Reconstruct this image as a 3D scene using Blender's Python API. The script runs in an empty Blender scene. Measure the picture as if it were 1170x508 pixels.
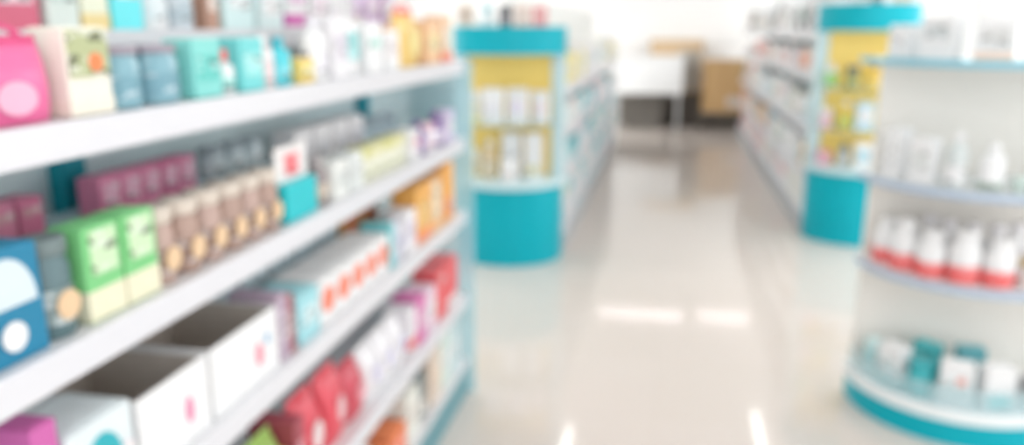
import bpy, bmesh, math, random
from mathutils import Vector, Matrix
random.seed(11)
scn = bpy.context.scene
COL = scn.collection
PI = math.pi

# ------------------------------------------------------------------ materials
def lin(c):
    return tuple(((v/255)/12.92 if v/255 <= .04045 else ((v/255+.055)/1.055)**2.4) for v in c)
_m = {}
def mat(c, rough=.45, var=.05, scale=30., metal=0., spec=.5, name=None):
    key = (tuple(c), rough, var, scale, metal, spec)
    if key in _m: return _m[key]
    m = bpy.data.materials.new(name or 'paint_%02x%02x%02x' % tuple(int(v) for v in c))
    m.use_nodes = True
    nt = m.node_tree; b = nt.nodes['Principled BSDF']
    b.inputs['Roughness'].default_value = rough
    b.inputs['Metallic'].default_value = metal
    b.inputs['Specular IOR Level'].default_value = spec
    l = lin(c)
    tc = nt.nodes.new('ShaderNodeTexCoord'); nz = nt.nodes.new('ShaderNodeTexNoise')
    nz.inputs['Scale'].default_value = scale; nz.inputs['Detail'].default_value = 3
    mx = nt.nodes.new('ShaderNodeMix'); mx.data_type = 'RGBA'
    mx.inputs['A'].default_value = tuple(max(0, v*(1-var)) for v in l)+(1,)
    mx.inputs['B'].default_value = tuple(min(1, v*(1+var)) for v in l)+(1,)
    nt.links.new(tc.outputs['Object'], nz.inputs['Vector'])
    nt.links.new(nz.outputs['Fac'], mx.inputs['Factor'])
    nt.links.new(mx.outputs['Result'], b.inputs['Base Color'])
    _m[key] = m
    return m
def glass(c, alpha=.35, rough=.05, name='tinted_glass'):
    key = ('g', tuple(c), alpha)
    if key in _m: return _m[key]
    m = bpy.data.materials.new(name); m.use_nodes = True
    nt = m.node_tree; b = nt.nodes['Principled BSDF']
    b.inputs['Base Color'].default_value = lin(c)+(1,)
    b.inputs['Roughness'].default_value = rough
    b.inputs['Alpha'].default_value = alpha
    nz = nt.nodes.new('ShaderNodeTexNoise'); nz.inputs['Scale'].default_value = 8
    mr = nt.nodes.new('ShaderNodeMapRange')
    mr.inputs['To Min'].default_value = alpha*.9; mr.inputs['To Max'].default_value = min(1, alpha*1.1)
    nt.links.new(nz.outputs['Fac'], mr.inputs['Value']); nt.links.new(mr.outputs['Result'], b.inputs['Alpha'])
    _m[key] = m
    return m
WHITE = (238, 238, 238); TEAL = (0, 172, 188); YEL = (254, 220, 122); CYAN = (196, 224, 230)
shelf_m = mat((221, 221, 223), .35, .01)
rail_m = mat((217, 217, 221), .3, .01)
pale_m = mat((226, 243, 245), .5, .02)
post_m = mat((0, 150, 166), .4, .03)
cream_m = mat((230, 226, 219), .6, .02)
teal_m = mat(TEAL, .3, .02, spec=.25)
yel_m = mat(YEL, .5, .03)
cyan_m = mat((205, 228, 232), .35, .02)
kick_m = mat((92, 146, 156), .4, .03)

# ------------------------------------------------------------------ mesh helpers
class MB:
    def __init__(s): s.bm = bmesh.new()
    def box(s, x0, x1, y0, y1, z0, z1, bev=0, rot=None, seg=2):
        bm = bmesh.new()
        bmesh.ops.create_cube(bm, size=1)
        bmesh.ops.scale(bm, vec=(x1-x0, y1-y0, z1-z0), verts=bm.verts)
        if bev: bmesh.ops.bevel(bm, geom=bm.edges[:], offset=bev, segments=seg, affect='EDGES', profile=.5)
        if rot: bmesh.ops.rotate(bm, cent=(0, 0, 0), matrix=rot, verts=bm.verts)
        bmesh.ops.translate(bm, vec=((x0+x1)/2, (y0+y1)/2, (z0+z1)/2), verts=bm.verts)
        s._add(bm); return s
    def _add(s, bm):
        me = bpy.data.meshes.new('tmp'); bm.to_mesh(me); bm.free(); s.bm.from_mesh(me); bpy.data.meshes.remove(me)
    def rings(s, rings, cap0=True, cap1=True):
        bm = s.bm; R = [[bm.verts.new(p) for p in r] for r in rings]; n = len(R[0])
        for a, b in zip(R, R[1:]):
            for i in range(n):
                bm.faces.new((a[i], a[(i+1) % n], b[(i+1) % n], b[i]))
        if cap0: bm.faces.new(R[0][::-1])
        if cap1: bm.faces.new(R[-1])
        return s
    def lathe(s, prof, n=24, cx=0, cy=0, sy=1, cap0=True, cap1=True):
        return s.rings([[(cx+r*math.cos(2*PI*i/n), cy+sy*r*math.sin(2*PI*i/n), z) for i in range(n)] for r, z in prof], cap0, cap1)
    def prism(s, pts, z0, z1):
        return s.rings([[(x, y, z0) for x, y in pts], [(x, y, z1) for x, y in pts]])
    def strip(s, outer, inner, z0, z1):           # open curved wall between two polylines
        bm = s.bm; n = len(outer)
        A = [bm.verts.new((x, y, z0)) for x, y in outer]; B = [bm.verts.new((x, y, z1)) for x, y in outer]
        C = [bm.verts.new((x, y, z1)) for x, y in inner]; D = [bm.verts.new((x, y, z0)) for x, y in inner]
        for i in range(n-1):
            for P, Q in ((A, B), (B, C), (C, D), (D, A)):
                bm.faces.new((P[i], P[i+1], Q[i+1], Q[i]))
        bm.faces.new((A[0], B[0], C[0], D[0])); bm.faces.new((D[-1], C[-1], B[-1], A[-1]))
        return s
    def build(s, name, m, parent=None, smooth=False, loc=None):
        bmesh.ops.recalc_face_normals(s.bm, faces=s.bm.faces[:])
        me = bpy.data.meshes.new(name); s.bm.to_mesh(me); s.bm.free()
        me.materials.append(m)
        if smooth:
            for p in me.polygons: p.use_smooth = True
            me.set_sharp_from_angle(angle=math.radians(40))
        o = bpy.data.objects.new(name, me); COL.objects.link(o)
        if parent: o.parent = parent
        if loc: o.location = loc
        return o
def tag(o, label, cat, group=None):
    o['label'] = label; o['category'] = cat
    if group: o['group'] = group
    return o
def empty(name, loc=(0, 0, 0), rz=0):
    o = bpy.data.objects.new(name, None); COL.objects.link(o); o.location = loc; o.rotation_euler = (0, 0, rz)
    o.empty_display_size = .05
    return o
def struct(name, mb, m):
    o = mb.build(name, m); o['kind'] = 'structure'; return o

# ------------------------------------------------------------------ the room
def floor_material():
    m = bpy.data.materials.new('polished_tile'); m.use_nodes = True
    nt = m.node_tree; b = nt.nodes['Principled BSDF']
    tc = nt.nodes.new('ShaderNodeTexCoord')
    br = nt.nodes.new('ShaderNodeTexBrick'); br.offset = 0
    br.inputs['Scale'].default_value = 1
    br.inputs['Brick Width'].default_value = .6; br.inputs['Row Height'].default_value = .6
    br.inputs['Mortar Size'].default_value = .0015
    br.inputs['Color1'].default_value = lin((219, 209, 200))+(1,)
    br.inputs['Color2'].default_value = lin((221, 211, 203))+(1,)
    br.inputs['Mortar'].default_value = lin((213, 203, 194))+(1,)
    nz = nt.nodes.new('ShaderNodeTexNoise'); nz.inputs['Scale'].default_value = 1.1; nz.inputs['Detail'].default_value = 4
    mx = nt.nodes.new('ShaderNodeMix'); mx.data_type = 'RGBA'; mx.blend_type = 'MULTIPLY'; mx.inputs['Factor'].default_value = 1
    cr = nt.nodes.new('ShaderNodeMapRange'); cr.inputs['To Min'].default_value = .95; cr.inputs['To Max'].default_value = 1.0
    nt.links.new(tc.outputs['Object'], br.inputs['Vector']); nt.links.new(tc.outputs['Object'], nz.inputs['Vector'])
    nt.links.new(nz.outputs['Fac'], cr.inputs['Value'])
    nt.links.new(br.outputs['Color'], mx.inputs['A']); nt.links.new(cr.outputs['Result'], mx.inputs['B'])
    nt.links.new(mx.outputs['Result'], b.inputs['Base Color'])
    b.inputs['Roughness'].default_value = .075
    b.inputs['Specular IOR Level'].default_value = .5
    return m
wall_m = mat((240, 240, 239), .7, .01, 3)
struct('floor', MB().box(-4.5, 4.5, -3, 13.5, -.1, 0), floor_material())
struct('wall_back', MB().box(-4.5, 4.5, 13.5, 13.62, 0, 3.05), wall_m)
struct('wall_left', MB().box(-4.62, -4.5, -3, 13.5, 0, 3.05), wall_m)
# right wall cut short and rear left open, to let world light fill shelves
struct('wall_right', MB().box(4.5, 4.62, 9.5, 13.5, 0, 3.05), wall_m)
struct('ceiling', MB().box(-4.62, 4.62, -3, 13.62, 3.05, 3.15), mat((238, 238, 238), .8, .01, 3))
struct('baseboard_back', MB().box(-4.5, 4.5, 13.47, 13.5, 0, .62), mat((128, 122, 114), .7, .12, 6))

def lamp_emission(c, s):
    m = bpy.data.materials.new('fluorescent_tube_glow'); m.use_nodes = True
    nt = m.node_tree; b = nt.nodes['Principled BSDF']
    b.inputs['Emission Color'].default_value = lin(c)+(1,); b.inputs['Emission Strength'].default_value = s
    return m
LAMP = lamp_emission((255, 255, 252), 26.); LAMPP = lamp_emission((255, 240, 242), 14.)
def tube_light(x, y, L, along, label, m=LAMP):
    e = empty('ceiling_light', (x, y, 3.05), 0 if along == 'x' else PI/2)
    MB().box(-L/2, L/2, -.06, .06, -.04, 0, .006).build('housing', shelf_m, e)
    t = MB().lathe([(.02, -L/2+.02), (.02, L/2-.02)], 12)
    bmesh.ops.rotate(t.bm, cent=(0, 0, 0), matrix=Matrix.Rotation(PI/2, 3, 'Y'), verts=t.bm.verts)
    bmesh.ops.translate(t.bm, vec=(0, 0, -.062), verts=t.bm.verts)
    t.build('tube', m, e, True)
    tag(e, label, 'ceiling light', 'fluorescent ceiling lights')
tube_light(-.96, 7.7, 1.3, 'y', 'fluorescent ceiling light over the left side of the aisle')
tube_light(1.2, 8.55, 1.2, 'y', 'fluorescent ceiling light over the right side of the aisle')
tube_light(-.3, 12.35, 1.4, 'x', 'longer crosswise fluorescent ceiling light near the back wall', LAMPP)
tube_light(1.02, 12.45, .85, 'x', 'shorter crosswise fluorescent ceiling light near the back wall', LAMPP)
# added fill: slightly cool area lights at ceiling height, not fittings of the shop
def area(x, y, sx, sy, power, z=2.98):
    l = bpy.data.lights.new('fill_area_light', 'AREA'); l.shape = 'RECTANGLE'; l.size = sx; l.size_y = sy; l.energy = power
    l.color = (.955, .985, 1)
    o = bpy.data.objects.new('fill_area_light', l); COL.objects.link(o); o.location = (x, y, z)
    return o
for x, y, pw in ((-2.9, 1, 22), (2.9, 1.6, 22), (-2.5, 4.5, 42), (2.5, 5, 42), (-2.5, 7, 62), (2.5, 7, 62),
                 (-2.5, 9, 80), (2.5, 9, 80), (-2.8, 10.9, 120), (2.8, 10.9, 120)):
    area(x, y, 1.2, 1.2, pw)
area(.15, 1.2, .5, 2.4, 11)
area(.6, -1.4, 1.4, 1.0, 40)
w = bpy.data.worlds.new('daylight'); scn.world = w; w.use_nodes = True
w.node_tree.nodes['Background'].inputs['Color'].default_value = (.96, .98, 1, 1)
w.node_tree.nodes['Background'].inputs['Strength'].default_value = 3.0

# ------------------------------------------------------------------ products (origin at base centre, front faces -Y)
def print_mat(c):
    key = ('print',)+tuple(int(v) for v in c)
    if key in _m: return _m[key]
    m = bpy.data.materials.new('printed_label'); m.use_nodes = True
    nt = m.node_tree; b = nt.nodes['Principled BSDF']; b.inputs['Roughness'].default_value = .4
    tc = nt.nodes.new('ShaderNodeTexCoord'); vo = nt.nodes.new('ShaderNodeTexVoronoi'); vo.inputs['Scale'].default_value = 70
    vo.distance = 'CHEBYCHEV'
    mp = nt.nodes.new('ShaderNodeMapping'); mp.inputs['Scale'].default_value = (.6, .6, 1.6)
    sp = nt.nodes.new('ShaderNodeSeparateColor'); ra = nt.nodes.new('ShaderNodeValToRGB'); ra.color_ramp.interpolation = 'CONSTANT'
    el = ra.color_ramp.elements
    lum = sum(c)/3
    c2 = tuple(v*.62 for v in c) if lum > 150 else tuple(min(255, v*.5+125) for v in c)
    c3 = tuple(min(255, v*.5+120) for v in c)
    el[0].position = 0; el[0].color = lin(c)+(1,); el[1].position = .62; el[1].color = lin(c2)+(1,)
    x = el.new(.82); x.color = lin(c3)+(1,)
    nt.links.new(tc.outputs['Object'], mp.inputs['Vector']); nt.links.new(mp.outputs['Vector'], vo.inputs['Vector'])
    nt.links.new(vo.outputs['Color'], sp.inputs['Color']); nt.links.new(sp.outputs['Red'], ra.inputs['Fac'])
    nt.links.new(ra.outputs['Color'], b.inputs['Base Color'])
    _m[key] = m
    return m
def _label(e, w, y, z0, z1, c, shape='rect', name='label', x=0):
    if shape == 'disc':
        mb = MB(); h = (z1-z0)/2; n = 24
        mb.rings([[(x+w/2*math.cos(2*PI*i/n), yy, (z0+z1)/2+h*math.sin(2*PI*i/n)) for i in range(n)] for yy in (y-.0016, y+.001)])
        return mb.build(name, mat(c), e)
    if shape == 'arch':
        mb = MB(); n = 20; h = z1-z0
        pts = [(x+w/2*math.cos(PI*i/n), z0+h*math.sin(PI*i/n)) for i in range(n+1)]
        mb.rings([[(px_, yy, pz) for px_, pz in pts] for yy in (y-.0016, y+.001)])
        return mb.build(name, mat(c), e)
    return MB().box(x-w/2, x+w/2, y-.0016, y+.001, z0, z1).build(name, print_mat(c), e)
def carton(e, w, d, h, c, lc=None, sc=None, lz=(.3, .72), lw=.7, shape='rect', sz=(0, .2), dot=None, dz=.5, dw=.3, dotx=.12):
    b = MB().box(-w/2, w/2, -d/2, d/2, 0, h, min(.003, w*.04)).build('box_body', mat(c, .45, .06, 25), e)
    MB().box(-w*.4, w*.4, -d*.42, d*.42, h-.001, h+.0012).build('lid_flap', mat(tuple(min(255, v*1.05+6) for v in c), .45), e)
    if sc: MB().box(-w/2-.0008, w/2+.0008, -d/2-.0008, d/2+.0008, h*sz[0]+.002, h*sz[1], .001, seg=1).build('colour_band', mat(sc, .45, .08, 40), e)
    if lc: _label(e, w*lw, -d/2-.001, h*lz[0], h*lz[1], lc, shape)
    if dot: _label(e, w*dw, -d/2-.003, h*dz, h*dz+w*dw, dot, 'disc', 'printed_mark', w*dotx)
def bottle(e, w, d, h, c, cc=WHITE, lc=None, lz=(.15, .55), neck=.38, mark=None, caph=.16):
    r = w/2; sy = d/w
    ch = h*caph; bh = h-ch
    MB().lathe([(r*.86, 0), (r, .004), (r, bh*.74), (r*.93, bh*.84), (r*.62, bh*.93), (r*neck, bh*.965), (r*neck, bh)], 24, sy=sy).build('bottle_body', mat(c, .25, .05), e, True)
    MB().lathe([(r*neck*1.25, bh), (r*neck*1.25, h-.003), (r*neck*1.1, h)], 20, sy=max(sy, .75)).build('cap', mat(cc, .35), e, True)
    if lc: MB().lathe([(r*1.012, bh*lz[0]), (r*1.012, bh*lz[1])], 24, sy=sy, cap0=False, cap1=False).build('label', print_mat(lc), e, True)
    if mark: _label(e, w*.5, -d/2-.0015, bh*.28, bh*.28+w*.45, mark, 'disc', 'printed_mark')
def pump_bottle(e, w, d, h, c, cc=WHITE, lc=None, lz=(.15, .55)):
    r = w/2; sy = d/w; bh = h*.76
    MB().lathe([(r*.9, 0), (r, .005), (r, bh*.8), (r*.8, bh*.92), (r*.35, bh*.97), (r*.35, bh)], 24, sy=sy).build('bottle_body', mat(c, .25), e, True)
    p = MB().lathe([(r*.42, bh), (r*.42, bh+h*.06), (r*.14, bh+h*.065), (r*.14, h*.95), (r*.3, h*.95), (r*.3, h)], 16)
    p.box(-r*.14, r*.14, -r*1.15, 0, h*.955, h*.985, .001).build('pump', mat(cc, .35), e, True)
    if lc: MB().lathe([(r*1.012, bh*lz[0]), (r*1.012, bh*lz[1])], 24, sy=sy, cap0=False, cap1=False).build('label', print_mat(lc), e, True)
def jar(e, w, d, h, c, cc=WHITE, lc=None, lz=(.18, .6), lid=.22, shape=None, mark=None):
    r = w/2; bh = h*(1-lid)
    MB().lathe([(r*.88, 0), (r*.98, .004), (r*.98, bh*.85), (r*.84, bh*.97), (r*.84, bh)], 24, sy=d/w).build('jar_body', mat(c, .2, .06), e, True)
    MB().lathe([(r*.94, bh), (r*.96, bh+.002), (r*.96, h-.004), (r*.9, h)], 28, sy=d/w).build('lid', mat(cc, .35), e, True)
    if lc: MB().lathe([(r*.992, bh*lz[0]), (r*.992, bh*lz[1])], 24, sy=d/w, cap0=False, cap1=False).build('label', print_mat(lc), e, True)
    if mark: _label(e, w*.62, -d/2-.0016, bh*.22, bh*.22+w*.62, mark, 'disc', 'printed_mark')
def pouch(e, w, d, h, c, lc=None, tc=None, shape='disc', lz=(.3, .65), lw=.55, arch=False):
    n = 28; rings = []
    N = 14
    for k in range(N+1):
        t = k/N; z = h*.93*t
        th = d/2*max(.03, (math.sin(PI*min(1, (t*.86+.14)))**.6))
        ww = w/2*(1-.05*math.sin(PI*t))
        rings.append([(ww*math.copysign(abs(math.cos(a))**.6, math.cos(a)), th*math.copysign(abs(math.sin(a))**.8, math.sin(a)), z)
                      for a in [2*PI*i/n for i in range(n)]])
    MB().rings(rings).build('bag_body', mat(c, .35, .1, 18), e, True)
    mb = MB().box(-w*.48, w*.48, -.003, .003, h*.92, h, .001, seg=1)
    mb.build('top_seal', mat(tc or c, .4), e)
    if arch:
        mb = MB(); K = 14
        o = [(w*.34*math.cos(PI*i/K), w*.12*math.sin(PI*i/K)) for i in range(K+1)]; q = [(x*.8, z*.7) for x, z in o]
        bm = mb.bm
        L = [[bm.verts.new((x, yy, h+z-.002)) for x, z in P] for P, yy in ((o, -.003), (q, -.003), (q, .003), (o, .003))]
        for a in range(4):
            for i in range(K): bm.faces.new((L[a][i], L[a][i+1], L[(a+1) % 4][i+1], L[(a+1) % 4][i]))
        mb.build('handle', mat(tc or c, .4), e)
    if lc: _label(e, w*lw, -d/2-.001, h*lz[0], h*lz[1], lc, shape)
def squeeze_tube(e, w, d, h, c, cc=WHITE, lc=None):
    n = 20; rings = []
    for t in [0, .1, .3, .55, .8, 1]:
        rx = w/2*(.8+.2*t); ry = d/2*(1-t)+.0025*t
        rings.append([(rx*math.cos(2*PI*i/n), ry*math.sin(2*PI*i/n), h*.16+(h*.84)*t) for i in range(n)])
    MB().rings(rings).build('tube_body', mat(c, .3), e, True)
    MB().lathe([(w*.3, 0), (w*.32, h*.16)], 18, sy=min(1, d/w)).build('cap', mat(cc, .35), e, True)
    if lc: _label(e, w*.5, -d*.5*.75, h*.35, h*.7, lc)
def tray(e, w, d, h, c, lc=None, dot=None):
    t = .004
    mb = MB().box(-w/2, w/2, -d/2, d/2, 0, t)
    mb.box(-w/2, w/2, -d/2, -d/2+t, t, h).box(-w/2, w/2, d/2-t, d/2, t, h).box(-w/2, -w/2+t, -d/2+t, d/2-t, t, h).box(w/2-t, w/2, -d/2+t, d/2-t, t, h)
    mb.build('tray_body', mat(c, .6, .04), e)
    a, b, k = w/2-t, d/2-t, .002
    mb = MB().box(-a, a, -b, b, t, t+.003)
    mb.box(-a, a, -b, -b+k, t+.003, h-.004).box(-a, a, b-k, b, t+.003, h-.004).box(-a, -a+k, -b+k, b-k, t+.003, h-.004).box(a-k, a, -b+k, b-k, t+.003, h-.004)
    mb.build('tray_lining', mat((196, 186, 176), .8, .12), e)
    if lc: _label(e, w*.1, -d/2-.001, h*.25, h*.6, lc, 'disc', 'printed_mark', w*.18)
    if dot: _label(e, w*.07, -d/2-.001, h*.5, h*.68, dot, 'disc', 'printed_mark', w*.32)
def sign(e, w, d, h, c, lc=None, tc=None):
    MB().box(-w/2, w/2, -.002, .002, h*.02, h).build('card', mat(c, .5, .03), e)
    MB().box(-w/2, w/2, -d/2, d/2, 0, h*.52, .003).build('holder_box', mat(tc, .4, .04), e)
    _label(e, w*.42, -.003, h*.6, h*.88, lc)
KIND = dict(carton=(carton, 'product_box', 'box'), bottle=(bottle, 'bottle', 'bottle'), pump=(pump_bottle, 'pump_bottle', 'bottle'),
            jar=(jar, 'jar', 'jar'), pouch=(pouch, 'pouch', 'bag'), tube=(squeeze_tube, 'squeeze_tube', 'tube'),
            tray=(tray, 'display_tray', 'tray'), sign=(sign, 'shelf_sign', 'sign'))
_proto = {}
ORD = ['nearest', 'second', 'third', 'fourth', 'fifth', 'sixth', 'seventh', 'eighth', 'ninth', 'tenth', 'eleventh', 'twelfth',
       'thirteenth', 'fourteenth', 'fifteenth', 'sixteenth', 'seventeenth', 'eighteenth', 'nineteenth', 'twentieth']
ORD += ['twenty-'+o for o in ['first']+ORD[1:9]] + ['thirtieth'] + ['thirty-'+o for o in ['first']+ORD[1:9]] + ['fortieth']
for _k in range(9): ORD.append('forty-'+(['first']+ORD[1:9])[_k])
def ordinal(i, unit='from the near end'):
    return ('nearest' if i == 0 else ORD[i]+' '+unit)
def product(kind, x, y, z, rz, w, d, h, label, group=None, **kw):
    fn, name, cat = KIND[kind]
    kw = {k: (tuple(round(min(q*.9+228*.1, 232)) for q in v) if k in ('c', 'cc', 'lc', 'sc', 'tc', 'dot', 'mark') and v else v) for k, v in kw.items()}  # colours paled towards light grey: haze put into every product's colour
    key = (kind, round(w, 4), round(d, 4), round(h, 4), repr(sorted(kw.items())))
    e = None
    if key in _proto:
        src = _proto[key]; e = src.copy(); COL.objects.link(e)
        for ch in list(src.children):
            c = ch.copy(); COL.objects.link(c); c.parent = e
        for k in list(e.keys()): del e[k]
    else:
        e = empty(name); fn(e, w, d, h, **kw); _proto[key] = e
    e.location = (x, y, z+.0008); e.rotation_euler = (0, 0, rz)
    tag(e, label, cat, group)
    return e

# ------------------------------------------------------------------ shelving
def gondola(name, xf, y0, y1, zs, side, depth, top, label, posts, rear=True, panel_m=pale_m, upper=None, kick=kick_m, ztop_post=None, rail=.05):
    """side=+1: aisle face looks to +x (left gondolas); -1: to -x.  xf: front edge of the shelves"""
    e = empty(name, (xf-side*depth, (y0+y1)/2, 0))
    ox, oy = e.location.x, e.location.y
    def bx(nm, xa, xb, ya, yb, za, zb, m, par=e, bev=0):
        xa, xb = sorted((xa, xb))
        return MB().box(xa-ox, xb-ox, ya-oy, yb-oy, za, zb, bev).build(nm, m, par)
    xc = xf-side*depth
    bx('back_panel', xc-.012, xc+.012, y0, y1, .1, top, panel_m)
    for yp in posts:
        bx('post', xc+side*.012, xc+side*.05, yp-.03, yp+.03, .1, ztop_post or top-.01, post_m)
    for s in ((1, -1) if rear else (1,)):
        bx('kick_plate', xc+side*s*(depth-.02), xc+side*s*(depth-.006), y0, y1, 0, .138, kick)
        bx('base_deck', xc+side*s*.012, xc+side*s*depth, y0, y1, .138, .16, shelf_m)
        for z in zs:
            x1 = xc+side*s*(depth-.012)
            sh = bx('shelf', xc+side*s*.05, x1, y0+.004, y1-.004, z-.022, z, shelf_m)
            bx('price_rail', x1, x1+side*s*.012, y0+.004, y1-.004, z-rail, z+.002, rail_m, sh, .003)
        if upper:
            zu, du = upper
            sh = bx('shelf', xc+side*s*.05, xc+side*s*du, y0+.004, y1-.004, zu-.02, zu, shelf_m)
            bx('price_rail', xc+side*s*du, xc+side*s*(du+.01), y0+.004, y1-.004, zu-.045, zu+.002, rail_m, sh, .003)
    tag(e, label, 'shelving unit')
    return e
# near left gondola
NX = -.80
g = gondola('gondola_shelf', NX, -.35, 3.08, (1.425, 1.12, .82, .46), 1, .42, 1.72,
            'long white shelving unit filling the left foreground, teal posts at its back', (-.27, 1.37, 2.97), upper=(1.545, .2))
ex, ey = g.location.x, g.location.y
MB().box(-.42, .45, 3.082-ey, 3.092-ey, .0, 1.43, .002).build('end_panel', glass((188, 228, 236), .5), g)['label'] = 'pale blue glass end panel'

def run(kindspecs, x, z, rz, phrase, group_prefix, ystart=None, reverse=False):
    """kindspecs: list of (y_centre, kind, w, d, h, desc, kw).  Repeats of one desc get an ordinal from the near end."""
    cnt = {}
    for s in kindspecs: cnt[s[5]] = cnt.get(s[5], 0)+1
    seen = {}
    for (yc, kind, w, d, h, desc, kw) in kindspecs:
        i = seen.get(desc, 0); seen[desc] = i+1
        kw = dict(kw); xx = kw.pop('x', x); rr = kw.pop('r', rz); zz = kw.pop('z', z)
        if cnt[desc] > 1:
            lab = f"{desc} {phrase}, {ORD[i]}{' one' if i == 0 else ' nearest'}"
            grp = f"{desc} {group_prefix}"
        else: lab = f"{desc} {phrase}"; grp = None
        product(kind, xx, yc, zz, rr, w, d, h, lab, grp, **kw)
RL = PI/2
def XF(d, xface=-.825): return xface-d/2      # centre so that the front face stands just behind the rail
def L(rows, z, phrase, gp, xface=-.825, rz=RL, sgn=1):
    out = []
    for r in rows:
        yc, kind, w, d, h, desc, kw = r
        kw = dict(kw); kw.setdefault('x', xface-sgn*d/2)
        out.append((yc, kind, w, d, h, desc, kw))
    run(out, None, z, rz, phrase, gp)

# tier 1 (eye-level shelf)
T1 = [
 (.52, 'carton', .12, .07, .12, 'pale pink box', dict(c=(236, 196, 210), lc=(220, 90, 140))),
 (.66, 'carton', .11, .07, .11, 'rose box with cream label', dict(c=(226, 120, 150), lc=(240, 228, 220))),
 (.882, 'pouch', .165, .07, .115, 'bright pink round-shouldered pouch with magenta handle', dict(c=(232, 96, 152), tc=(212, 60, 116), lc=(240, 170, 196), arch=True, lz=(.12, .5), lw=.4)),
 (1.02, 'carton', .09, .06, .125, 'olive and white patterned box with orange spot', dict(c=(232, 228, 214), lc=(170, 178, 128), lz=(.45, .97), lw=.9, sc=(232, 226, 208), dot=(238, 120, 60))),
 (1.118, 'jar', .086, .07, .098, 'slate blue jar with dark lid', dict(c=(112, 160, 174), cc=(140, 130, 142), lc=(98, 148, 164), lid=.14)),
 (1.218, 'jar', .09, .07, .098, 'slate blue jar with dark lid', dict(c=(112, 160, 174), cc=(140, 130, 142), lc=(98, 148, 164), lid=.14)),
 (1.325, 'carton', .09, .06, .105, 'mint green box with teal print', dict(c=(120, 208, 200), lc=(80, 190, 180))),
 (1.405, 'bottle', .045, .04, .085, 'small white bottle with red cap', dict(c=(228, 240, 236), cc=(236, 84, 80), lc=(150, 214, 206), caph=.26)),
 (1.485, 'carton', .09, .06, .105, 'turquoise box with pale top', dict(c=(100, 204, 204), lc=(150, 224, 220))),
 (1.565, 'bottle', .05, .045, .11, 'slim pinkish white bottle', dict(c=(238, 220, 220), cc=(240, 236, 236), lc=(236, 200, 200))),
 (1.64, 'bottle', .07, .05, .105, 'cyan bottle with cyan cap', dict(c=(60, 196, 208), cc=(30, 170, 186), lc=(90, 206, 216))),
 (1.73, 'carton', .075, .05, .055, 'small amber yellow box', dict(c=(244, 200, 100), lc=(250, 222, 150))),
 (1.83, 'bottle', .08, .06, .15, 'tall white bottle with grey cap', dict(c=(240, 240, 240), cc=(216, 214, 220), lc=(228, 226, 232))),
 (1.93, 'carton', .09, .06, .15, 'lilac white box with grey print', dict(c=(234, 230, 236), lc=(210, 204, 216))),
 (2.04, 'pump', .085, .06, .19, 'white pump bottle with teal label', dict(c=(238, 240, 242), cc=(246, 246, 246), lc=(142, 208, 208), lz=(.3, .8))),
 (2.17, 'carton', .12, .06, .14, 'white box with mint green print', dict(c=(240, 242, 240), lc=(180, 224, 214), lz=(.5, .68))),
 (2.32, 'carton', .12, .06, .13, 'white box with thin orange top band', dict(c=(240, 236, 232), sc=(246, 180, 120), sz=(.88, .98), lc=(232, 224, 224))),
 (2.53, 'pouch', .2, .08, .18, 'yellow orange pouch with red top', dict(c=(248, 194, 104), tc=(240, 84, 64), lc=(250, 214, 136), lz=(.2, .7), arch=True)),
 (2.75, 'carton', .16, .07, .15, 'coral orange box with yellow label', dict(c=(246, 186, 140), lc=(248, 214, 150))),
 (2.93, 'carton', .13, .07, .17, 'peach box with red band at base', dict(c=(246, 196, 160), sc=(232, 120, 96), lc=(250, 226, 206))),
]
L(T1, 1.425, 'on the left eye-level shelf', 'on the eye-level shelf')
# recessed upper shelf
TU = [
 (1.00, 'carton', .12, .09, .15, 'rose red box', dict(c=(216, 96, 124), lc=(236, 170, 184))),
 (1.13, 'carton', .1, .09, .14, 'crimson box with pink lid', dict(c=(206, 84, 112), lc=(240, 190, 200))),
 (1.235, 'carton', .075, .08, .16, 'pale grey green box', dict(c=(214, 224, 216), lc=(196, 214, 206))),
 (1.315, 'carton', .07, .08, .15, 'cream box with yellow edge', dict(c=(244, 234, 206), sc=(246, 208, 140), sz=(.0, .2))),
 (1.405, 'carton', .09, .08, .12, 'bright cyan and white box', dict(c=(92, 226, 238), lc=(220, 248, 250), lz=(.5, .9))),
 (1.515, 'bottle', .08, .07, .16, 'white bottle with grey cap', dict(c=(238, 240, 244), cc=(200, 204, 210), lc=(224, 230, 236))),
 (1.61, 'jar', .08, .075, .13, 'grey jar with pale lid', dict(c=(196, 206, 212), cc=(228, 230, 232), lc=(170, 186, 194))),
 (1.70, 'carton', .05, .07, .14, 'narrow brown and cream box', dict(c=(176, 130, 108), lc=(226, 204, 190))),
 (1.82, 'carton', .14, .08, .16, 'large pale aqua box', dict(c=(206, 232, 238), lc=(222, 242, 246))),
 (1.98, 'carton', .13, .08, .12, 'pale aqua box with white label', dict(c=(214, 236, 240), lc=(240, 248, 250))),
 (2.13, 'carton', .13, .08, .14, 'white box with magenta band', dict(c=(240, 232, 240), sc=(204, 84, 168), sz=(.05, .3), lc=(226, 180, 214), lz=(.5, .8))),
 (2.28, 'carton', .12, .08, .15, 'white box with pale pink label', dict(c=(240, 236, 240), lc=(240, 214, 226))),
 (2.44, 'bottle', .09, .08, .16, 'white bottle with white cap', dict(c=(242, 242, 244), cc=(236, 236, 240), lc=(230, 226, 236))),
 (2.58, 'carton', .11, .08, .15, 'white box with violet print', dict(c=(236, 228, 240), lc=(206, 170, 222))),
 (2.72, 'carton', .12, .08, .16, 'lilac box', dict(c=(212, 184, 226), lc=(232, 216, 240))),
 (2.88, 'carton', .13, .08, .14, 'mauve box with white label', dict(c=(196, 160, 196), lc=(240, 232, 240))),
]
L(TU, 1.545, 'on the left recessed shelf', 'on the recessed top shelf', xface=-1.035)
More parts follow.
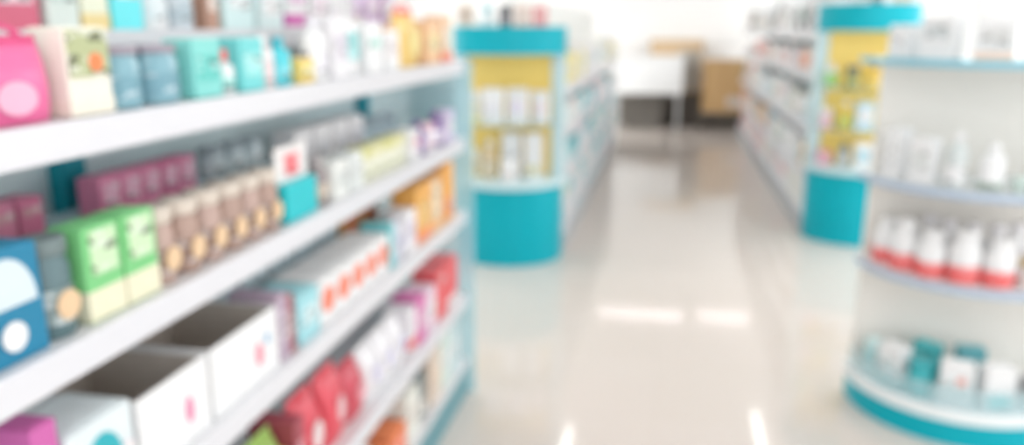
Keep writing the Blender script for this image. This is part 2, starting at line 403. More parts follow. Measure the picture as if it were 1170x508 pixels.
# tier 2
TAN = (224, 188, 146)
T2 = [
 (.70, 'carton', .07, .06, .15, 'white and blue box', dict(c=(220, 236, 242), lc=(30, 130, 180))),
 (.818, 'carton', .118, .06, .155, 'deep blue box with white round print', dict(c=(0, 112, 152), lc=(206, 220, 226), shape='arch', lz=(.5, .92), lw=.8, dot=(236, 236, 238), dz=.12, dw=.34, dotx=0)),
 (.918, 'jar', .07, .06, .145, 'dark grey green jar with tan picture', dict(c=(76, 104, 108), cc=(96, 112, 112), lc=(120, 140, 140), lid=.16, mark=TAN)),
 (1.0, 'carton', .08, .06, .145, 'green box with cream base and pale top', dict(c=(110, 196, 118), lc=(196, 224, 180), lz=(.5, .96), sc=(228, 224, 192), sz=(0, .34))),
 (1.086, 'carton', .08, .06, .145, 'green box with cream base and pale top', dict(c=(110, 196, 118), lc=(196, 224, 180), lz=(.5, .96), sc=(228, 224, 192), sz=(0, .34))),
]
for i, y in enumerate((1.165, 1.24, 1.315, 1.39, 1.465, 1.54)):
    T2.append((y, 'jar', .068, .066, .135, 'brown jar with tan label and beige lid',
               dict(c=(164, 132, 118) if i % 2 else (176, 146, 134), cc=(204, 190, 176), lc=(132, 100, 86), lid=.2, mark=TAN)))
T2 += [
 (1.665, 'sign', .155, .05, .17, 'white shelf card with red square over a turquoise holder', dict(c=(236, 228, 226), lc=(236, 96, 104), tc=(0, 186, 194))),
 (1.80, 'bottle', .055, .05, .12, 'small grey brown bottle', dict(c=(140, 128, 128), cc=(170, 160, 160), lc=(190, 170, 150))),
 (1.89, 'carton', .09, .06, .095, 'white box with grey print', dict(c=(230, 232, 228), lc=(200, 206, 202))),
 (2.0, 'carton', .09, .06, .1, 'pale grey box', dict(c=(218, 222, 220), lc=(204, 208, 206))),
]
for i, y in enumerate((2.1, 2.2, 2.3, 2.4)):
    T2.append((y, 'jar', .085, .07, .1, 'cream jar with olive yellow lid', dict(c=(226, 226, 206), cc=(206, 204, 128) if i % 2 == 0 else (216, 212, 160), lc=(210, 212, 186), lid=.3)))
T2 += [
 (2.51, 'carton', .09, .06, .1, 'white box with red dot', dict(c=(240, 234, 234), lc=(230, 210, 214), dot=(220, 120, 120))),
 (2.62, 'bottle', .07, .06, .12, 'dark violet bottle', dict(c=(104, 74, 140), cc=(84, 60, 120), lc=(150, 130, 180))),
 (2.73, 'jar', .09, .07, .095, 'white jar with pink lid', dict(c=(238, 228, 232), cc=(236, 190, 200), lc=(230, 206, 214))),
 (2.84, 'bottle', .07, .06, .13, 'purple bottle with white label', dict(c=(122, 92, 152), cc=(100, 70, 130), lc=(226, 216, 232))),
 (2.95, 'carton', .1, .06, .12, 'pale violet box', dict(c=(206, 192, 220), lc=(236, 230, 240))),
]
L(T2, 1.12, 'on the left second shelf', 'on the second shelf')
# acrylic risers behind the front row of the second shelf
def riser(y0, y1, z0, z1, label, xa=-1.155, xb=-.99):
    e = empty('shelf_riser', ((xa+xb)/2, (y0+y1)/2, z0+.0008))
    w = (xb-xa)/2; h = z1-z0; l = (y1-y0)/2
    MB().box(-w, w, -l, l, h-.006, h, .001).build('riser_top', mat((212, 232, 236), .2), e)
    for s in (-1, 1):
        MB().box(-w, w, s*(l-.004)-.003, s*(l-.004)+.003, 0, h-.006).build('riser_side', mat((200, 226, 232), .2), e)
    tag(e, label, 'riser')
riser(.75, 1.13, 1.12, 1.2, 'pale acrylic riser behind the green boxes on the second shelf')
riser(1.25, 1.9, 1.12, 1.2, 'pale acrylic riser behind the brown jars on the second shelf')
B2 = []
for y, c in ((.98, (222, 140, 104)), (1.038, (214, 124, 156)), (1.096, (204, 104, 140))):
    B2.append((y, 'carton', .052, .05, .075, 'copper orange box' if c[0] > 200 else 'plum box', dict(c=c, lc=(206, 150, 160), lz=(.6, .8))))
for i, y in enumerate((1.29, 1.352, 1.414, 1.476, 1.538)):
    B2.append((y, 'carton', .057, .05, .075, 'raspberry box with pale label', dict(c=(224, 128, 166) if i != 3 else (206, 100, 142), lc=(226, 170, 192), lz=(.3, .85))))
for i, y in enumerate((1.68, 1.77, 1.86)):
    B2.append((y, 'jar', .07, .06, .075, 'smoky grey jar', dict(c=(190, 206, 210), cc=(150, 166, 174), lc=(214, 224, 226))))
L(B2, 1.2016, 'on the left shelf riser', 'on the risers', xface=-1.03)
B2b = []
for i, y in enumerate((2.05, 2.18, 2.31, 2.44)):
    B2b.append((y, 'carton', .115, .07, .15, 'pale grey box in the back row', dict(c=(236, 230, 236), lc=(214, 214, 220))))
for i, y in enumerate((2.57, 2.69, 2.81)):
    B2b.append((y, 'jar', .1, .07, .12, 'steel grey jar in the back row', dict(c=(176, 200, 208), cc=(140, 160, 170), lc=(206, 220, 224))))
L(B2b, 1.12, 'of the left second shelf', 'of the second shelf', xface=-1.0)
# tier 3
T3 = [
 (.842, 'carton', .045, .06, .2, 'magenta box', dict(c=(196, 84, 158), lc=(214, 130, 184))),
 (.946, 'carton', .14, .12, .155, 'white box with curved teal print', dict(c=(220, 230, 234), lc=(20, 164, 176), shape='arch', lz=(.4, .84), lw=.62, dot=(236, 226, 228), dz=.4, dw=.22, dotx=.36)),
 (1.13, 'tray', .2, .26, .14, 'open white cardboard tray with pink mark', dict(c=(232, 234, 234), lc=(220, 120, 160))),
 (1.372, 'tray', .26, .26, .14, 'longer open white cardboard tray with pink and blue marks', dict(c=(232, 234, 234), lc=(228, 130, 150), dot=(140, 180, 210))),
 (1.532, 'carton', .042, .12, .155, 'mauve grey book-like box', dict(c=(176, 154, 172), lc=(206, 190, 204))),
 (1.572, 'carton', .026, .12, .14, 'narrow wine red box', dict(c=(160, 96, 100), lc=(206, 170, 170))),
 (1.66, 'carton', .11, .12, .12, 'pale turquoise box', dict(c=(150, 210, 218), lc=(196, 228, 232))),
]
for i, y in enumerate((1.77, 1.87, 1.97, 2.07, 2.17)):
    T3.append((y, 'carton', .092, .13, .12, 'white topped box with coral print', dict(c=(238, 238, 240), lc=(240, 120, 92), shape='disc', lz=(.25, .8), lw=.8)))
T3 += [
 (2.255, 'carton', .04, .1, .14, 'narrow teal box', dict(c=(110, 196, 200), lc=(170, 220, 222))),
 (2.335, 'pouch', .1, .07, .13, 'silvery lilac pouch', dict(c=(214, 214, 226), lc=(190, 190, 210))),
 (2.445, 'carton', .1, .08, .14, 'white box with lilac label', dict(c=(232, 230, 238), lc=(206, 196, 218))),
 (2.585, 'carton', .16, .09, .2, 'orange box with coral base', dict(c=(248, 166, 74), sc=(240, 130, 84), lc=(250, 186, 100))),
 (2.74, 'carton', .13, .09, .2, 'pale orange box with cream label', dict(c=(246, 176, 116), lc=(248, 220, 190), lz=(.2, .9))),
 (2.90, 'carton', .15, .09, .22, 'vivid orange box', dict(c=(250, 160, 66), lc=(246, 130, 80), lz=(.1, .4))),
]
L(T3, .82, 'on the left third shelf', 'on the third shelf')
B3 = []
for i, y in enumerate((1.6, 1.75, 1.9, 2.05, 2.2)):
    B3.append((y, 'carton', .13, .1, .17, 'pale blue grey box in the back row', dict(c=(206, 222, 228), lc=(186, 208, 216))))
for i, y in enumerate((2.38, 2.54)):
    B3.append((y, 'carton', .14, .1, .24, 'tangerine box in the back row', dict(c=(246, 170, 84), lc=(240, 130, 80))))
L(B3, .82, 'of the left third shelf', 'of the third shelf', xface=-1.01)
# tier 4
T4 = [
 (1.31, 'carton', .12, .14, .15, 'leaf green box with orange print', dict(c=(120, 186, 110), lc=(240, 150, 80))),
 (1.46, 'pouch', .15, .12, .19, 'yellow green pouch with orange print', dict(c=(160, 196, 96), lc=(244, 160, 70), lz=(.5, .9))),
 (1.57, 'carton', .05, .12, .19, 'dark crimson box', dict(c=(150, 52, 66), lc=(176, 80, 90))),
 (1.665, 'pouch', .125, .1, .21, 'red bag with white oval mark', dict(c=(214, 62, 78), lc=(240, 214, 214), lw=.45)),
 (1.81, 'pouch', .125, .1, .21, 'red bag with white oval mark', dict(c=(216, 66, 80), lc=(236, 190, 194), lw=.35)),
 (1.95, 'pouch', .125, .1, .17, 'crimson bag with pink mark', dict(c=(196, 62, 78), lc=(230, 150, 160), lw=.4)),
 (2.08, 'pouch', .11, .1, .17, 'white lilac pillow bag', dict(c=(232, 230, 242), lc=(214, 210, 232))),
 (2.2, 'pouch', .11, .1, .17, 'white lilac pillow bag', dict(c=(232, 230, 242), lc=(214, 210, 232))),
 (2.32, 'pouch', .11, .1, .17, 'white lilac pillow bag', dict(c=(232, 230, 242), lc=(214, 210, 232))),
 (2.43, 'carton', .07, .1, .16, 'white box with red diagonal band', dict(c=(236, 228, 232), sc=(220, 90, 90), sz=(.1, .35))),
 (2.53, 'carton', .09, .1, .17, 'magenta pink box', dict(c=(214, 110, 170), lc=(236, 190, 214))),
 (2.65, 'carton', .11, .1, .16, 'pale pink box with white label', dict(c=(236, 206, 220), lc=(244, 234, 238))),
 (2.79, 'carton', .13, .1, .19, 'scarlet box', dict(c=(226, 78, 84), lc=(236, 140, 140), lz=(.7, .9))),
 (2.94, 'carton', .13, .1, .19, 'scarlet box with white base band', dict(c=(226, 78, 84), sc=(240, 220, 220))),
]
L(T4, .46, 'on the left fourth shelf', 'on the fourth shelf')
T5 = [
 (1.75, 'carton', .15, .14, .2, 'grey green box', dict(c=(170, 186, 176), lc=(206, 214, 208))),
 (1.92, 'carton', .14, .14, .19, 'white box with grey label', dict(c=(230, 230, 228), lc=(206, 208, 206))),
 (2.08, 'carton', .15, .14, .1, 'orange red box with pale label', dict(c=(244, 122, 70), lc=(248, 190, 160), lz=(.2, .5))),
 (2.245, 'carton', .15, .14, .1, 'orange red box with coral label', dict(c=(244, 122, 70), lc=(240, 96, 64))),
 (2.40, 'carton', .13, .14, .17, 'ivory box', dict(c=(236, 232, 222), lc=(222, 216, 206))),
 (2.54, 'jar', .12, .11, .17, 'dark grey jar with pale label', dict(c=(126, 132, 130), cc=(110, 120, 120), lc=(206, 204, 196))),
 (2.68, 'carton', .13, .14, .2, 'beige box with peach label', dict(c=(222, 204, 186), lc=(240, 206, 180))),
 (2.82, 'carton', .13, .14, .21, 'pale sage box', dict(c=(206, 222, 214), lc=(228, 236, 230))),
 (2.96, 'carton', .12, .14, .2, 'pale aqua grey box', dict(c=(196, 218, 220), lc=(226, 236, 236))),
]
L(T5, .16, 'on the left bottom deck', 'on the bottom deck')

# ------------------------------------------------------------------ round end displays
def D(cx, cy, R, n=32, back=0):
    p = [(cx+R*math.cos(PI+PI*i/n), cy+R*math.sin(PI+PI*i/n)) for i in range(n+1)]
    return p
def Dclosed(R, back=.03): return D(0, 0, R)+[(R, back), (-R, back)]
def endcap(cx, cy, R, zb, shelves, zf0, zf1, label, panel=yel_m, extra_back=0.):
    e = empty('endcap_display', (cx, cy, 0))
    MB().prism(Dclosed(R-.015), 0, zb-.045).build('base_drum', teal_m, e, True)
    MB().prism(Dclosed(R+.012), zb-.045, zb).build('base_rim', cyan_m, e, True)
    MB().box(-R+.09, R-.09, -.012, .012, zb, zf1-.02).build('back_panel', panel, e)
    for s in (-1, 1):
        MB().box(min(s*(R-.09), s*R), max(s*(R-.09), s*R), -.03, .028, zb, zf1-.001, .004).build('side_upright', cyan_m, e)
    for z in shelves:
        MB().prism([(x*.97, y*.97-.013) for x, y in D(0, 0, R-.02)], z-.008, z).build('glass_shelf', glass((200, 232, 236), .45), e)
    MB().strip(D(0, 0, R+.004), D(0, 0, R-.012), zf0, zf1).build('fascia', teal_m, e, True)
    MB().prism(D(0, 0, R-.013), zf0+.02, zf0+.035).build('canopy_board', cyan_m, e)
    MB().prism([(x, y) for x, y in D(0, 0, R-.013)], zf1-.015, zf1-.002).build('top_deck', cyan_m, e)
    tag(e, label, 'display stand')
    return e
CL = (-1.06, 5.3, .38); CR = (1.385, 6.25, .345)
endcap(*CL, .57, (.94,), 1.385, 1.56, 'round-fronted teal and yellow end display on the left of the aisle')
endcap(*CR, .57, (.84, 1.13), 1.53, 1.715, 'round-fronted teal and yellow end display on the right of the aisle')
def onD(C, items, z, phrase, gp):
    cnt = {}
    for it in items: cnt[it[6]] = cnt.get(it[6], 0)+1
    seen = {}
    for dx, dy, kind, w, d, h, desc, kw in items:
        i = seen.get(desc, 0); seen[desc] = i+1
        n = cnt[desc]
        where = '' if n == 1 else ', ' + (['left one', 'right one'] if n == 2 else ['leftmost', 'middle one', 'rightmost'] if n == 3 else
                 ['leftmost'] + [ORD[k]+' from left' for k in range(1, n-1)] + ['rightmost'])[i]
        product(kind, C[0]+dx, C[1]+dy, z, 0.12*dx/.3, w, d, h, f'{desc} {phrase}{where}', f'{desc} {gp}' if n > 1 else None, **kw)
onD(CL, [(-.27, -.12, 'carton', .1, .06, .14, 'beige box', dict(c=(222, 206, 190), lc=(196, 168, 150))),
         (-.10, -.24, 'bottle', .12, .09, .13, 'wide white bottle with teal cap', dict(c=(236, 238, 236), cc=(20, 160, 172), lc=(206, 226, 226), caph=.3)),
         (.01, -.20, 'jar', .085, .08, .13, 'black jar', dict(c=(70, 72, 78), cc=(54, 52, 58), lc=(110, 104, 108))),
         (.115, -.16, 'carton', .1, .06, .12, 'peach box', dict(c=(238, 196, 182), lc=(246, 226, 216))),
         (.22, -.11, 'carton', .085, .06, .12, 'coral pink box', dict(c=(240, 130, 132), lc=(246, 190, 190))),
         ], 1.558, 'on top of the left round display', 'on the left display')
onD(CL, [(-.21, -.17, 'carton', .1, .06, .2, 'pearl white box with yellow edge', dict(c=(240, 238, 226), sc=(244, 222, 140), lc=(236, 228, 190))),
         (-.07, -.22, 'pouch', .15, .06, .23, 'white pouch with pale label', dict(c=(242, 242, 244), lc=(228, 226, 232))),
         (.09, -.2, 'pouch', .15, .06, .23, 'white pouch with lilac label', dict(c=(244, 242, 246), lc=(224, 214, 236))),
         (.23, -.14, 'pouch', .12, .06, .21, 'white pouch with pink label', dict(c=(242, 240, 242), lc=(238, 216, 224)))],
    .94, "on the left display's glass shelf", 'on the left display')
onD(CL, [(-.22, -.14, 'carton', .1, .06, .18, 'ivory box with gold band', dict(c=(236, 228, 206), sc=(214, 190, 130), lc=(214, 196, 150))),
         (-.10, -.2, 'bottle', .09, .07, .26, 'tan and cream bottle', dict(c=(214, 190, 150), cc=(238, 236, 230), lc=(230, 216, 186))),
         (.05, -.30, 'jar', .11, .1, .15, 'squat white jar with white lid', dict(c=(244, 242, 238), cc=(238, 238, 240), lc=(232, 226, 222))),
         (.04, -.14, 'carton', .13, .06, .3, 'tall white box with grey label', dict(c=(242, 242, 242), lc=(226, 228, 230))),
         (.19, -.14, 'carton', .12, .06, .3, 'tall white box with yellow label', dict(c=(244, 244, 242), lc=(240, 226, 180), lz=(.1, .3)))],
    .57, "on the left display's rim deck", 'on the left display')
onD(CR, [(-.24, -.13, 'bottle', .08, .07, .17, 'white bottle with lime green label', dict(c=(238, 240, 232), cc=(236, 236, 236), lc=(122, 196, 76), lz=(.1, .75))),
         (-.11, -.2, 'jar', .09, .08, .16, 'dark olive jar with grey lid', dict(c=(110, 116, 60), cc=(90, 90, 96), lc=(150, 150, 60))),
         (.03, -.22, 'bottle', .1, .08, .17, 'amber yellow bottle', dict(c=(226, 184, 50), cc=(120, 120, 126), lc=(232, 196, 80))),
         (.17, -.16, 'carton', .1, .06, .16, 'mustard box', dict(c=(226, 190, 70), lc=(240, 226, 160)))],
    1.13, "on the right display's upper glass shelf", 'on the right display')
onD(CR, [(-.25, -.12, 'carton', .08, .06, .14, 'white and pink box', dict(c=(240, 234, 236), sc=(240, 180, 200), lc=(226, 160, 180))),
         (-.13, -.2, 'bottle', .08, .07, .2, 'amber bottle with lime label', dict(c=(222, 190, 70), cc=(236, 236, 236), lc=(170, 190, 60))),
         (-.01, -.23, 'carton', .12, .06, .2, 'pale blue box with white label', dict(c=(186, 214, 226), lc=(236, 242, 244))),
         (.14, -.19, 'bottle', .09, .07, .2, 'grey bottle with white cap', dict(c=(150, 160, 150), cc=(236, 236, 236), lc=(196, 206, 200)))],
    .84, "on the right display's lower glass shelf", 'on the right display')
onD(CR, [(-.24, -.14, 'carton', .09, .06, .1, 'rose pink carton', dict(c=(226, 140, 164), lc=(240, 206, 216))),
         (-.12, -.22, 'bottle', .08, .07, .18, 'smoky grey bottle', dict(c=(140, 150, 156), cc=(90, 96, 100), lc=(200, 206, 206))),
         (.0, -.25, 'carton', .11, .07, .18, 'white carton with cyan label', dict(c=(236, 240, 242), lc=(150, 206, 222))),
         (.13, -.21, 'carton', .1, .07, .12, 'plum and white carton', dict(c=(200, 150, 170), lc=(240, 230, 232)))],
    .57, "on the right display's rim deck", 'on the right display')
onD(CR, [(-.22, -.14, 'carton', .1, .06, .14, 'white carton with grey label', dict(c=(238, 238, 238), lc=(206, 206, 210))),
         (.0, -.2, 'jar', .1, .09, .12, 'charcoal jar with white lid', dict(c=(84, 84, 88), cc=(230, 230, 230), lc=(150, 150, 150))),
         (.17, -.16, 'carton', .11, .06, .13, 'tan carton', dict(c=(206, 176, 150), lc=(236, 222, 206)))],
    1.713, 'on top of the right round display', 'on the right display')

# ------------------------------------------------------------------ far gondolas
gondola('gondola_shelf', -.68, 5.335, 10.9, (1.17, .87, .6, .32), 1, .38, 1.75,
        'white shelving unit behind left round display', (6.3, 7.8, 9.3, 10.8), panel_m=mat((236, 237, 233), .5, .02), ztop_post=1.2, rail=.075, kick=mat((176, 180, 184), .5))
gondola('gondola_shelf', 1.045, 6.285, 12.5, (1.53, 1.23, .83, .48), -1, .34, 1.9,
        'white shelving unit behind right round display', (7.3, 8.8, 10.3, 11.8), panel_m=mat((232, 238, 238), .5, .02), ztop_post=1.5, rail=.075, kick=mat((176, 180, 184), .5))
PALL = [('white', (240, 240, 240)), ('cream', (236, 230, 216)), ('pale grey', (216, 220, 222)), ('aqua', (120, 200, 204)), ('teal', (70, 176, 184)),
        ('lilac', (222, 214, 230)), ('white', (238, 240, 242)), ('pale pink', (238, 214, 220)), ('yellow', (236, 220, 130)), ('white', (242, 240, 238))]
PALR = [('white', (240, 240, 240)), ('cream', (232, 224, 208)), ('grey', (186, 190, 190)), ('coral', (238, 130, 120)), ('green', (96, 168, 140)),
        ('orange', (240, 180, 120)), ('white', (238, 240, 242)), ('pink', (238, 170, 180)), ('pale blue', (190, 214, 224)), ('white', (242, 240, 238))]
SHELF = {0: 'top shelf', 1: 'second shelf', 2: 'third shelf', 3: 'fourth shelf', 4: 'bottom deck'}
def far_fill(xf, y0, y1, zs, side, pal, which, wts):
    for k, z in enumerate(zs):
        y = y0+.02; i = 0
        top = (zs[k-1]-.075) if k else z+.34
        while True:
            w = random.choice((.17, .2, .23)); kind = random.choice(('carton', 'carton', 'pouch', 'bottle', 'jar')) if k < 4 else 'carton'
            if kind in ('bottle', 'jar'): w = .13
            if y+w > y1-.02: break
            H = top-z
            h = H*random.choice((.5, .62, .74)) if k else H*random.choice((.55, .7, .85))
            d = .13 if kind != 'pouch' else .1
            if kind in ('bottle', 'jar'): d = .12
            nm, c = random.choice(wts.get(k, pal) if k == 0 or random.random() < .8 else pal)
            nm2, c2 = random.choice(pal)
            kn = {'carton': 'box', 'pouch': 'pouch', 'bottle': 'bottle', 'jar': 'jar'}[kind]
            kw = dict(c=c, lc=tuple((u+v)/2 for u, v in zip(c, c2)))
            if kind in ('bottle', 'jar'): kw['cc'] = (236, 236, 236)
            lab = f"{nm} {kn} on the {SHELF[k]} {which}, {ORD[i]}{'' if i == 0 else ' nearest'}"
            x = xf-side*(.03+d/2)
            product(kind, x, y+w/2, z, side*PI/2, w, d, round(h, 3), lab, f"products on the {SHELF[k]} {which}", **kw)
            y += w+.015; i += 1
W_ = ('white', (241, 241, 241)); T_ = ('teal', (60, 176, 186)); C_ = ('cream', (236, 232, 222)); Y_ = ('yellow', (232, 214, 110)); A_ = ('aqua', (130, 206, 212))
def far_left():
    far_fill(-.68, 5.36, 10.9, (1.17, .87, .6, .32), 1, PALL, 'behind left round display',
         {0: [W_, C_, W_, C_, Y_], 1: [W_, C_, T_, ('pale pink', (238, 206, 214))], 2: [T_, W_, A_, W_], 3: [A_, W_, T_, W_]})
def far_right():
    far_fill(1.045, 6.31, 12.5, (1.53, 1.23, .83, .48), -1, PALR, 'behind right round display',
         {0: [W_, C_, W_, W_, ('dark grey', (110, 110, 114))], 1: [('coral', (240, 120, 104)), ('pink', (240, 190, 190)), W_, W_],
          2: [W_, ('pale blue', (190, 216, 226)), W_, W_, C_], 3: [('green', (86, 160, 130)), ('orange', (240, 180, 130)), C_, W_, W_, ('pink', (236, 150, 156))]})
far_left(); far_right()
def deck(xf, y0, y1, side, pal, which):
    y = y0; i = 0
    while y+.3 < y1:
        nm, c = random.choice(pal); w = .26
        hh = .1 if side == 1 else .2
        product('carton', xf-side*.11, y+w/2, .16, side*PI/2, w, .15, hh, f"{nm} low box on the bottom deck {which}, {ORD[i]}{'' if i == 0 else ' nearest'}",
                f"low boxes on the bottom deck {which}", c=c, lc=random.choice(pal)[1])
        y += w+.02; i += 1
deck(-.68, 5.4, 10.9, 1, [W_, A_, W_, ('pale pink', (238, 214, 220)), T_], 'behind left round display')
deck(1.045, 6.36, 12.5, -1, [W_, ('pink', (236, 150, 160)), C_, ('grey', (190, 190, 190)), W_, C_], 'behind right round display')

# ------------------------------------------------------------------ near right round display
DC = (1.225, 3.39, .415)
def round_stand():
    cx, cy, R = DC
    e = empty('round_display_stand', (cx, cy, 0))
    MB().prism(Dclosed(R-.005), 0, .1).build('base_plinth', teal_m, e, True)
    MB().prism(Dclosed(R+.006), .1, .15).build('base_rim', mat((236, 242, 243), .3), e, True)
    MB().strip(D(0, 0, R-.004), D(0, 0, R-.01), .15, .235).build('glass_guard', glass((196, 232, 238), .28), e, True)
    MB().box(-R+.015, R-.01, .0, .028, .15, 1.425, .002).build('back_panel', cream_m, e)
    gm = glass((214, 226, 236), .75)
    for z, R in ((.63, .43), (.985, .45)):
        s = MB().prism([(x, y) for x, y in D(0, -.001, R-.004)], z-.014, z).build('shelf', mat((226, 228, 228), .3), e)
        MB().strip(D(0, -.001, R), D(0, -.001, R-.0038), z-.026, z+.004).build('shelf_trim', mat((172, 188, 206), .3), s, True)
    R = .485
    s = MB().prism(Dclosed(R-.004, .04), 1.425, 1.44).build('shelf', mat((206, 230, 236), .3), e)
    MB().strip(D(0, -.001, R), D(0, -.001, R-.0038), 1.418, 1.444).build('shelf_trim', mat((130, 190, 206), .3), s, True)
    tag(e, 'cream-backed round display stand with teal base in the right foreground', 'display stand')
round_stand()
def arc(items, z, R, phrase, gp):
    cnt = {}
    for it in items: cnt[it[5]] = cnt.get(it[5], 0)+1
    seen = {}
    for a, kind, w, d, h, desc, kw in items:
        kw = dict(kw); RR = kw.pop('R', R)
        i = seen.get(desc, 0); seen[desc] = i+1; n = cnt[desc]
        where = '' if n == 1 else ', ' + (['left one', 'right one'] if n == 2 else ['leftmost'] + [ORD[k]+' from left' for k in range(1, n-1)] + ['rightmost'])[i]
        t = math.radians(a)
        x = DC[0]+RR*math.cos(t); y = DC[1]+RR*math.sin(t)
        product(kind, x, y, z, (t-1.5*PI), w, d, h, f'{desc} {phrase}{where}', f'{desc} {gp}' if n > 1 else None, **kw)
RT = 'on the top shelf of the front right stand'
arc([(200, 'carton', .1, .07, .12, 'white box', dict(c=(242, 242, 242), lc=(232, 230, 230))),
     (224, 'carton', .12, .07, .15, 'white box with grey print', dict(c=(240, 240, 240), lc=(196, 202, 204), lz=(.5, .8))),
     (249, 'carton', .12, .07, .15, 'white box with peach base', dict(c=(240, 236, 232), sc=(238, 204, 184), lc=(206, 206, 204))),
     (272, 'carton', .1, .07, .17, 'ivory box with peach label', dict(c=(238, 232, 224), lc=(236, 206, 186), lz=(.05, .4))),
     (292, 'bottle', .07, .06, .14, 'olive bottle', dict(c=(160, 160, 110), cc=(150, 150, 130), lc=(190, 186, 150))),
     (316, 'carton', .12, .07, .15, 'grey white box', dict(c=(224, 224, 222), lc=(206, 206, 204)))],
    1.44, .39, RT, 'on the top shelf')
arc([(198, 'carton', .1, .06, .19, 'tall white box', dict(c=(244, 244, 243), lc=(234, 236, 234))),
     (220, 'carton', .09, .06, .17, 'white box with pale grey label', dict(c=(242, 242, 241), lc=(222, 226, 224))),
     (238, 'bottle', .07, .055, .2, 'grey and white bottle', dict(c=(206, 214, 212), cc=(240, 240, 240), lc=(236, 238, 240), lz=(.1, .5))),
     (256, 'bottle', .08, .065, .17, 'white bottle with dark green band', dict(c=(240, 242, 240), cc=(240, 240, 240), lc=(140, 164, 148), lz=(.05, .22))),
     (273, 'carton', .06, .05, .05, 'small pale green box', dict(c=(214, 230, 222), lc=(190, 214, 204))),
     (289, 'jar', .08, .075, .1, 'white jar with peach base', dict(c=(244, 214, 176), cc=(244, 242, 240), lc=(248, 196, 140), lid=.5)),
     (312, 'carton', .09, .06, .14, 'white box with pink label', dict(c=(240, 234, 234), lc=(228, 200, 196)))],
      .985, .36, "on the front right stand's second shelf", 'on the second shelf')
it = [(192+i*19, 'bottle', .108, .09, .2 if i % 2 else .18, 'red-based white bottle',
       dict(c=(244, 240, 240), cc=(242, 240, 240), lc=(240, 70, 70), lz=(.02, .42), neck=.6)) for i in range(5)]
it += [(287, 'jar', .09, .09, .1, 'white jar with gold lid', dict(c=(240, 238, 234), cc=(196, 168, 110), lc=(230, 224, 216))),
       (308, 'jar', .09, .09, .12, 'pale jar with grey lid', dict(c=(232, 232, 232), cc=(206, 206, 206), lc=(240, 236, 232)))]
it += [(205+i*24, 'bottle', .08, .075, .2, 'tall blush bottle behind', dict(c=(242, 234, 236), cc=(238, 230, 232), lc=(240, 220, 224), neck=.6, R=.2)) for i in range(5)]
arc(it, .63, .34, "on the front right stand's third shelf", 'on the third shelf')
arc([(194, 'carton', .075, .055, .14, 'pale aqua box', dict(c=(206, 232, 234), lc=(150, 212, 216))),
     (214, 'carton', .105, .065, .165, 'white box with teal side', dict(c=(242, 244, 244), lc=(222, 236, 236), sc=(40, 170, 176), sz=(0, .12))),
     (233, 'jar', .09, .085, .14, 'teal jar with teal lid', dict(c=(40, 172, 178), cc=(30, 160, 168), lc=(80, 190, 196))),
     (254, 'carton', .115, .07, .165, 'white box with coral mark', dict(c=(240, 242, 242), lc=(226, 236, 238), dot=(232, 160, 150))),
     (277, 'carton', .11, .07, .165, 'white box with teal label', dict(c=(238, 242, 242), lc=(120, 200, 204), lz=(.05, .35))),
     (300, 'jar', .09, .09, .1, 'grey jar with dark lid', dict(c=(170, 172, 172), cc=(130, 130, 132), lc=(206, 206, 206))),
     (222, 'carton', .1, .06, .16, 'teal box in the back row', dict(c=(60, 176, 180), lc=(120, 206, 206), R=.19)),
     (270, 'carton', .1, .06, .17, 'dark teal box in the back row', dict(c=(80, 160, 170), lc=(150, 206, 210), R=.17))],
    .15, .34, "on the front right stand's base deck", 'on the base deck')

# ------------------------------------------------------------------ back of the shop
e = empty('counter_table', (-.3, 12.75, 0))
MB().box(-.58, .52, -.3, .3, 1.09, 1.13, .006).build('table_top', mat((242, 243, 243), .4), e)
MB().box(-.56, .5, -.28, -.25, .56, 1.09, .003).build('front_panel', mat((240, 241, 241), .5), e)
for x in (-.5, .44):
    for y in (-.25, .25):
        MB().box(x-.022, x+.022, y-.02, y+.02, 0, 1.09 if y > 0 else .56, .003).build('leg', mat((206, 208, 208), .4), e)
tag(e, 'white table with deep front panel by the back wall', 'table')
e = empty('wooden_cabinet', (.1, 13.26, 0))
tanm = mat((206, 178, 142), .6, .08, 12)
MB().box(-.42, .4, -.16, .18, .55, 1.34, .005).build('cabinet_body', tanm, e)
MB().box(-.44, .41, -.165, .2, 1.34, 1.37, .004).build('cabinet_top', mat((214, 190, 158), .6, .06, 12), e)
MB().box(.02, .37, -.168, -.16, .58, 1.2, .003).build('cabinet_door', mat((176, 172, 164), .6, .08), e)
MB().box(-.42, .4, -.14, .18, 0, .55).build('lower_cupboard', mat((104, 98, 92), .7), e)
tag(e, 'tan wooden cabinet against the wall behind the white table', 'cabinet')
e = empty('low_bench', (.8, 12.86, 0))
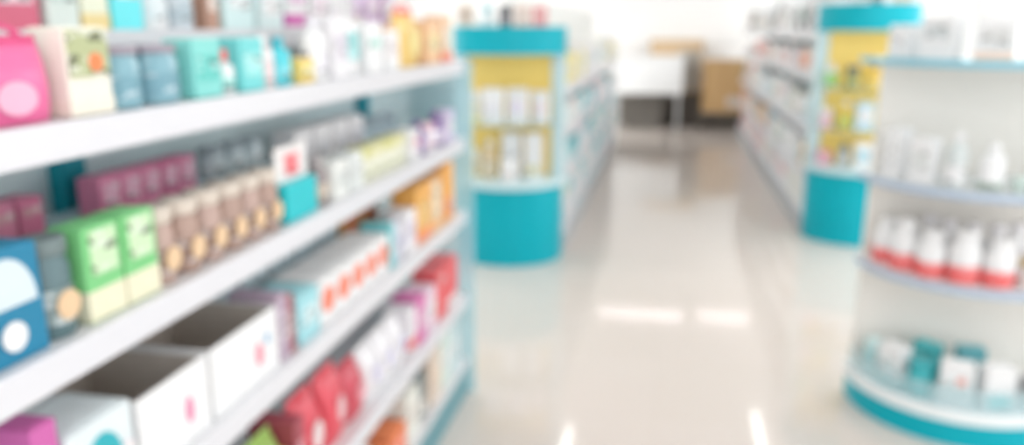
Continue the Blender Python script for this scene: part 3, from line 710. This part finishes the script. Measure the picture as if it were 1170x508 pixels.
dm = mat((112, 106, 98), .7, .1)
MB().box(-.33, .4, -.25, .2, .2, .27, .004).build('bench_top', dm, e)
for x in (-.29, .36):
    MB().box(x-.03, x+.03, -.22, .18, 0, .2, .003).build('leg', dm, e)
MB().box(-.26, .33, -.02, .02, .04, .2).build('brace', dm, e)
tag(e, 'low dark bench under the cardboard box', 'bench')
e = empty('cardboard_box', (.8, 12.86, .2708))
kb = mat((208, 172, 122), .7, .06, 10)
MB().box(-.29, .36, -.2, .18, 0, .8, .006).build('box_body', kb, e)
MB().box(-.03, .05, -.203, .183, .3, .804, .001, seg=1).build('packing_tape', mat((198, 160, 110), .4), e)
_label(e, .2, -.205, .1, .25, (232, 224, 212), 'rect', 'label', .18)
tag(e, 'large tan cardboard box standing on the low bench', 'box')
e = empty('storage_bin', (-.38, 12.86, 0))
dg = mat((118, 114, 108), .7, .12)
MB().rings([[(sx*.30*k, sy*.16*k, z) for sx, sy in ((-1, -1), (1, -1), (1, 1), (-1, 1))] for k, z in ((.88, 0), (1, .46))]).build('bin_body', dg, e)
MB().box(-.315, .315, -.175, .175, .46, .49, .004).build('bin_lid', mat((134, 130, 124), .6), e)
tag(e, 'dark grey storage bin under the white table', 'bin')

# ------------------------------------------------------------------ camera
f = 900.; vx, vy = 768., 32.
p = math.atan((254-vy)/f); yw = math.atan((vx-585)/f*math.cos(p))
cd = bpy.data.cameras.new('camera'); cam = bpy.data.objects.new('camera', cd); COL.objects.link(cam)
cd.sensor_width = 36; cd.lens = 36*f/1170
cam.location = (0, 0, 1.55); cam.rotation_euler = (PI/2-p, 0, yw)
cd.clip_start = .02
cd.dof.use_dof = True; cd.dof.focus_distance = .4; cd.dof.aperture_fstop = 3.5
scn.camera = cam
scn.cycles.use_denoising = True
scn.cycles.max_bounces = 6; scn.cycles.transparent_max_bounces = 12
scn.cycles.sample_clamp_indirect = 6
vs = scn.view_settings; vs.view_transform = 'Standard'; vs.look = 'None'; vs.gamma = 1; vs.use_curve_mapping = False; vs.exposure = -.56
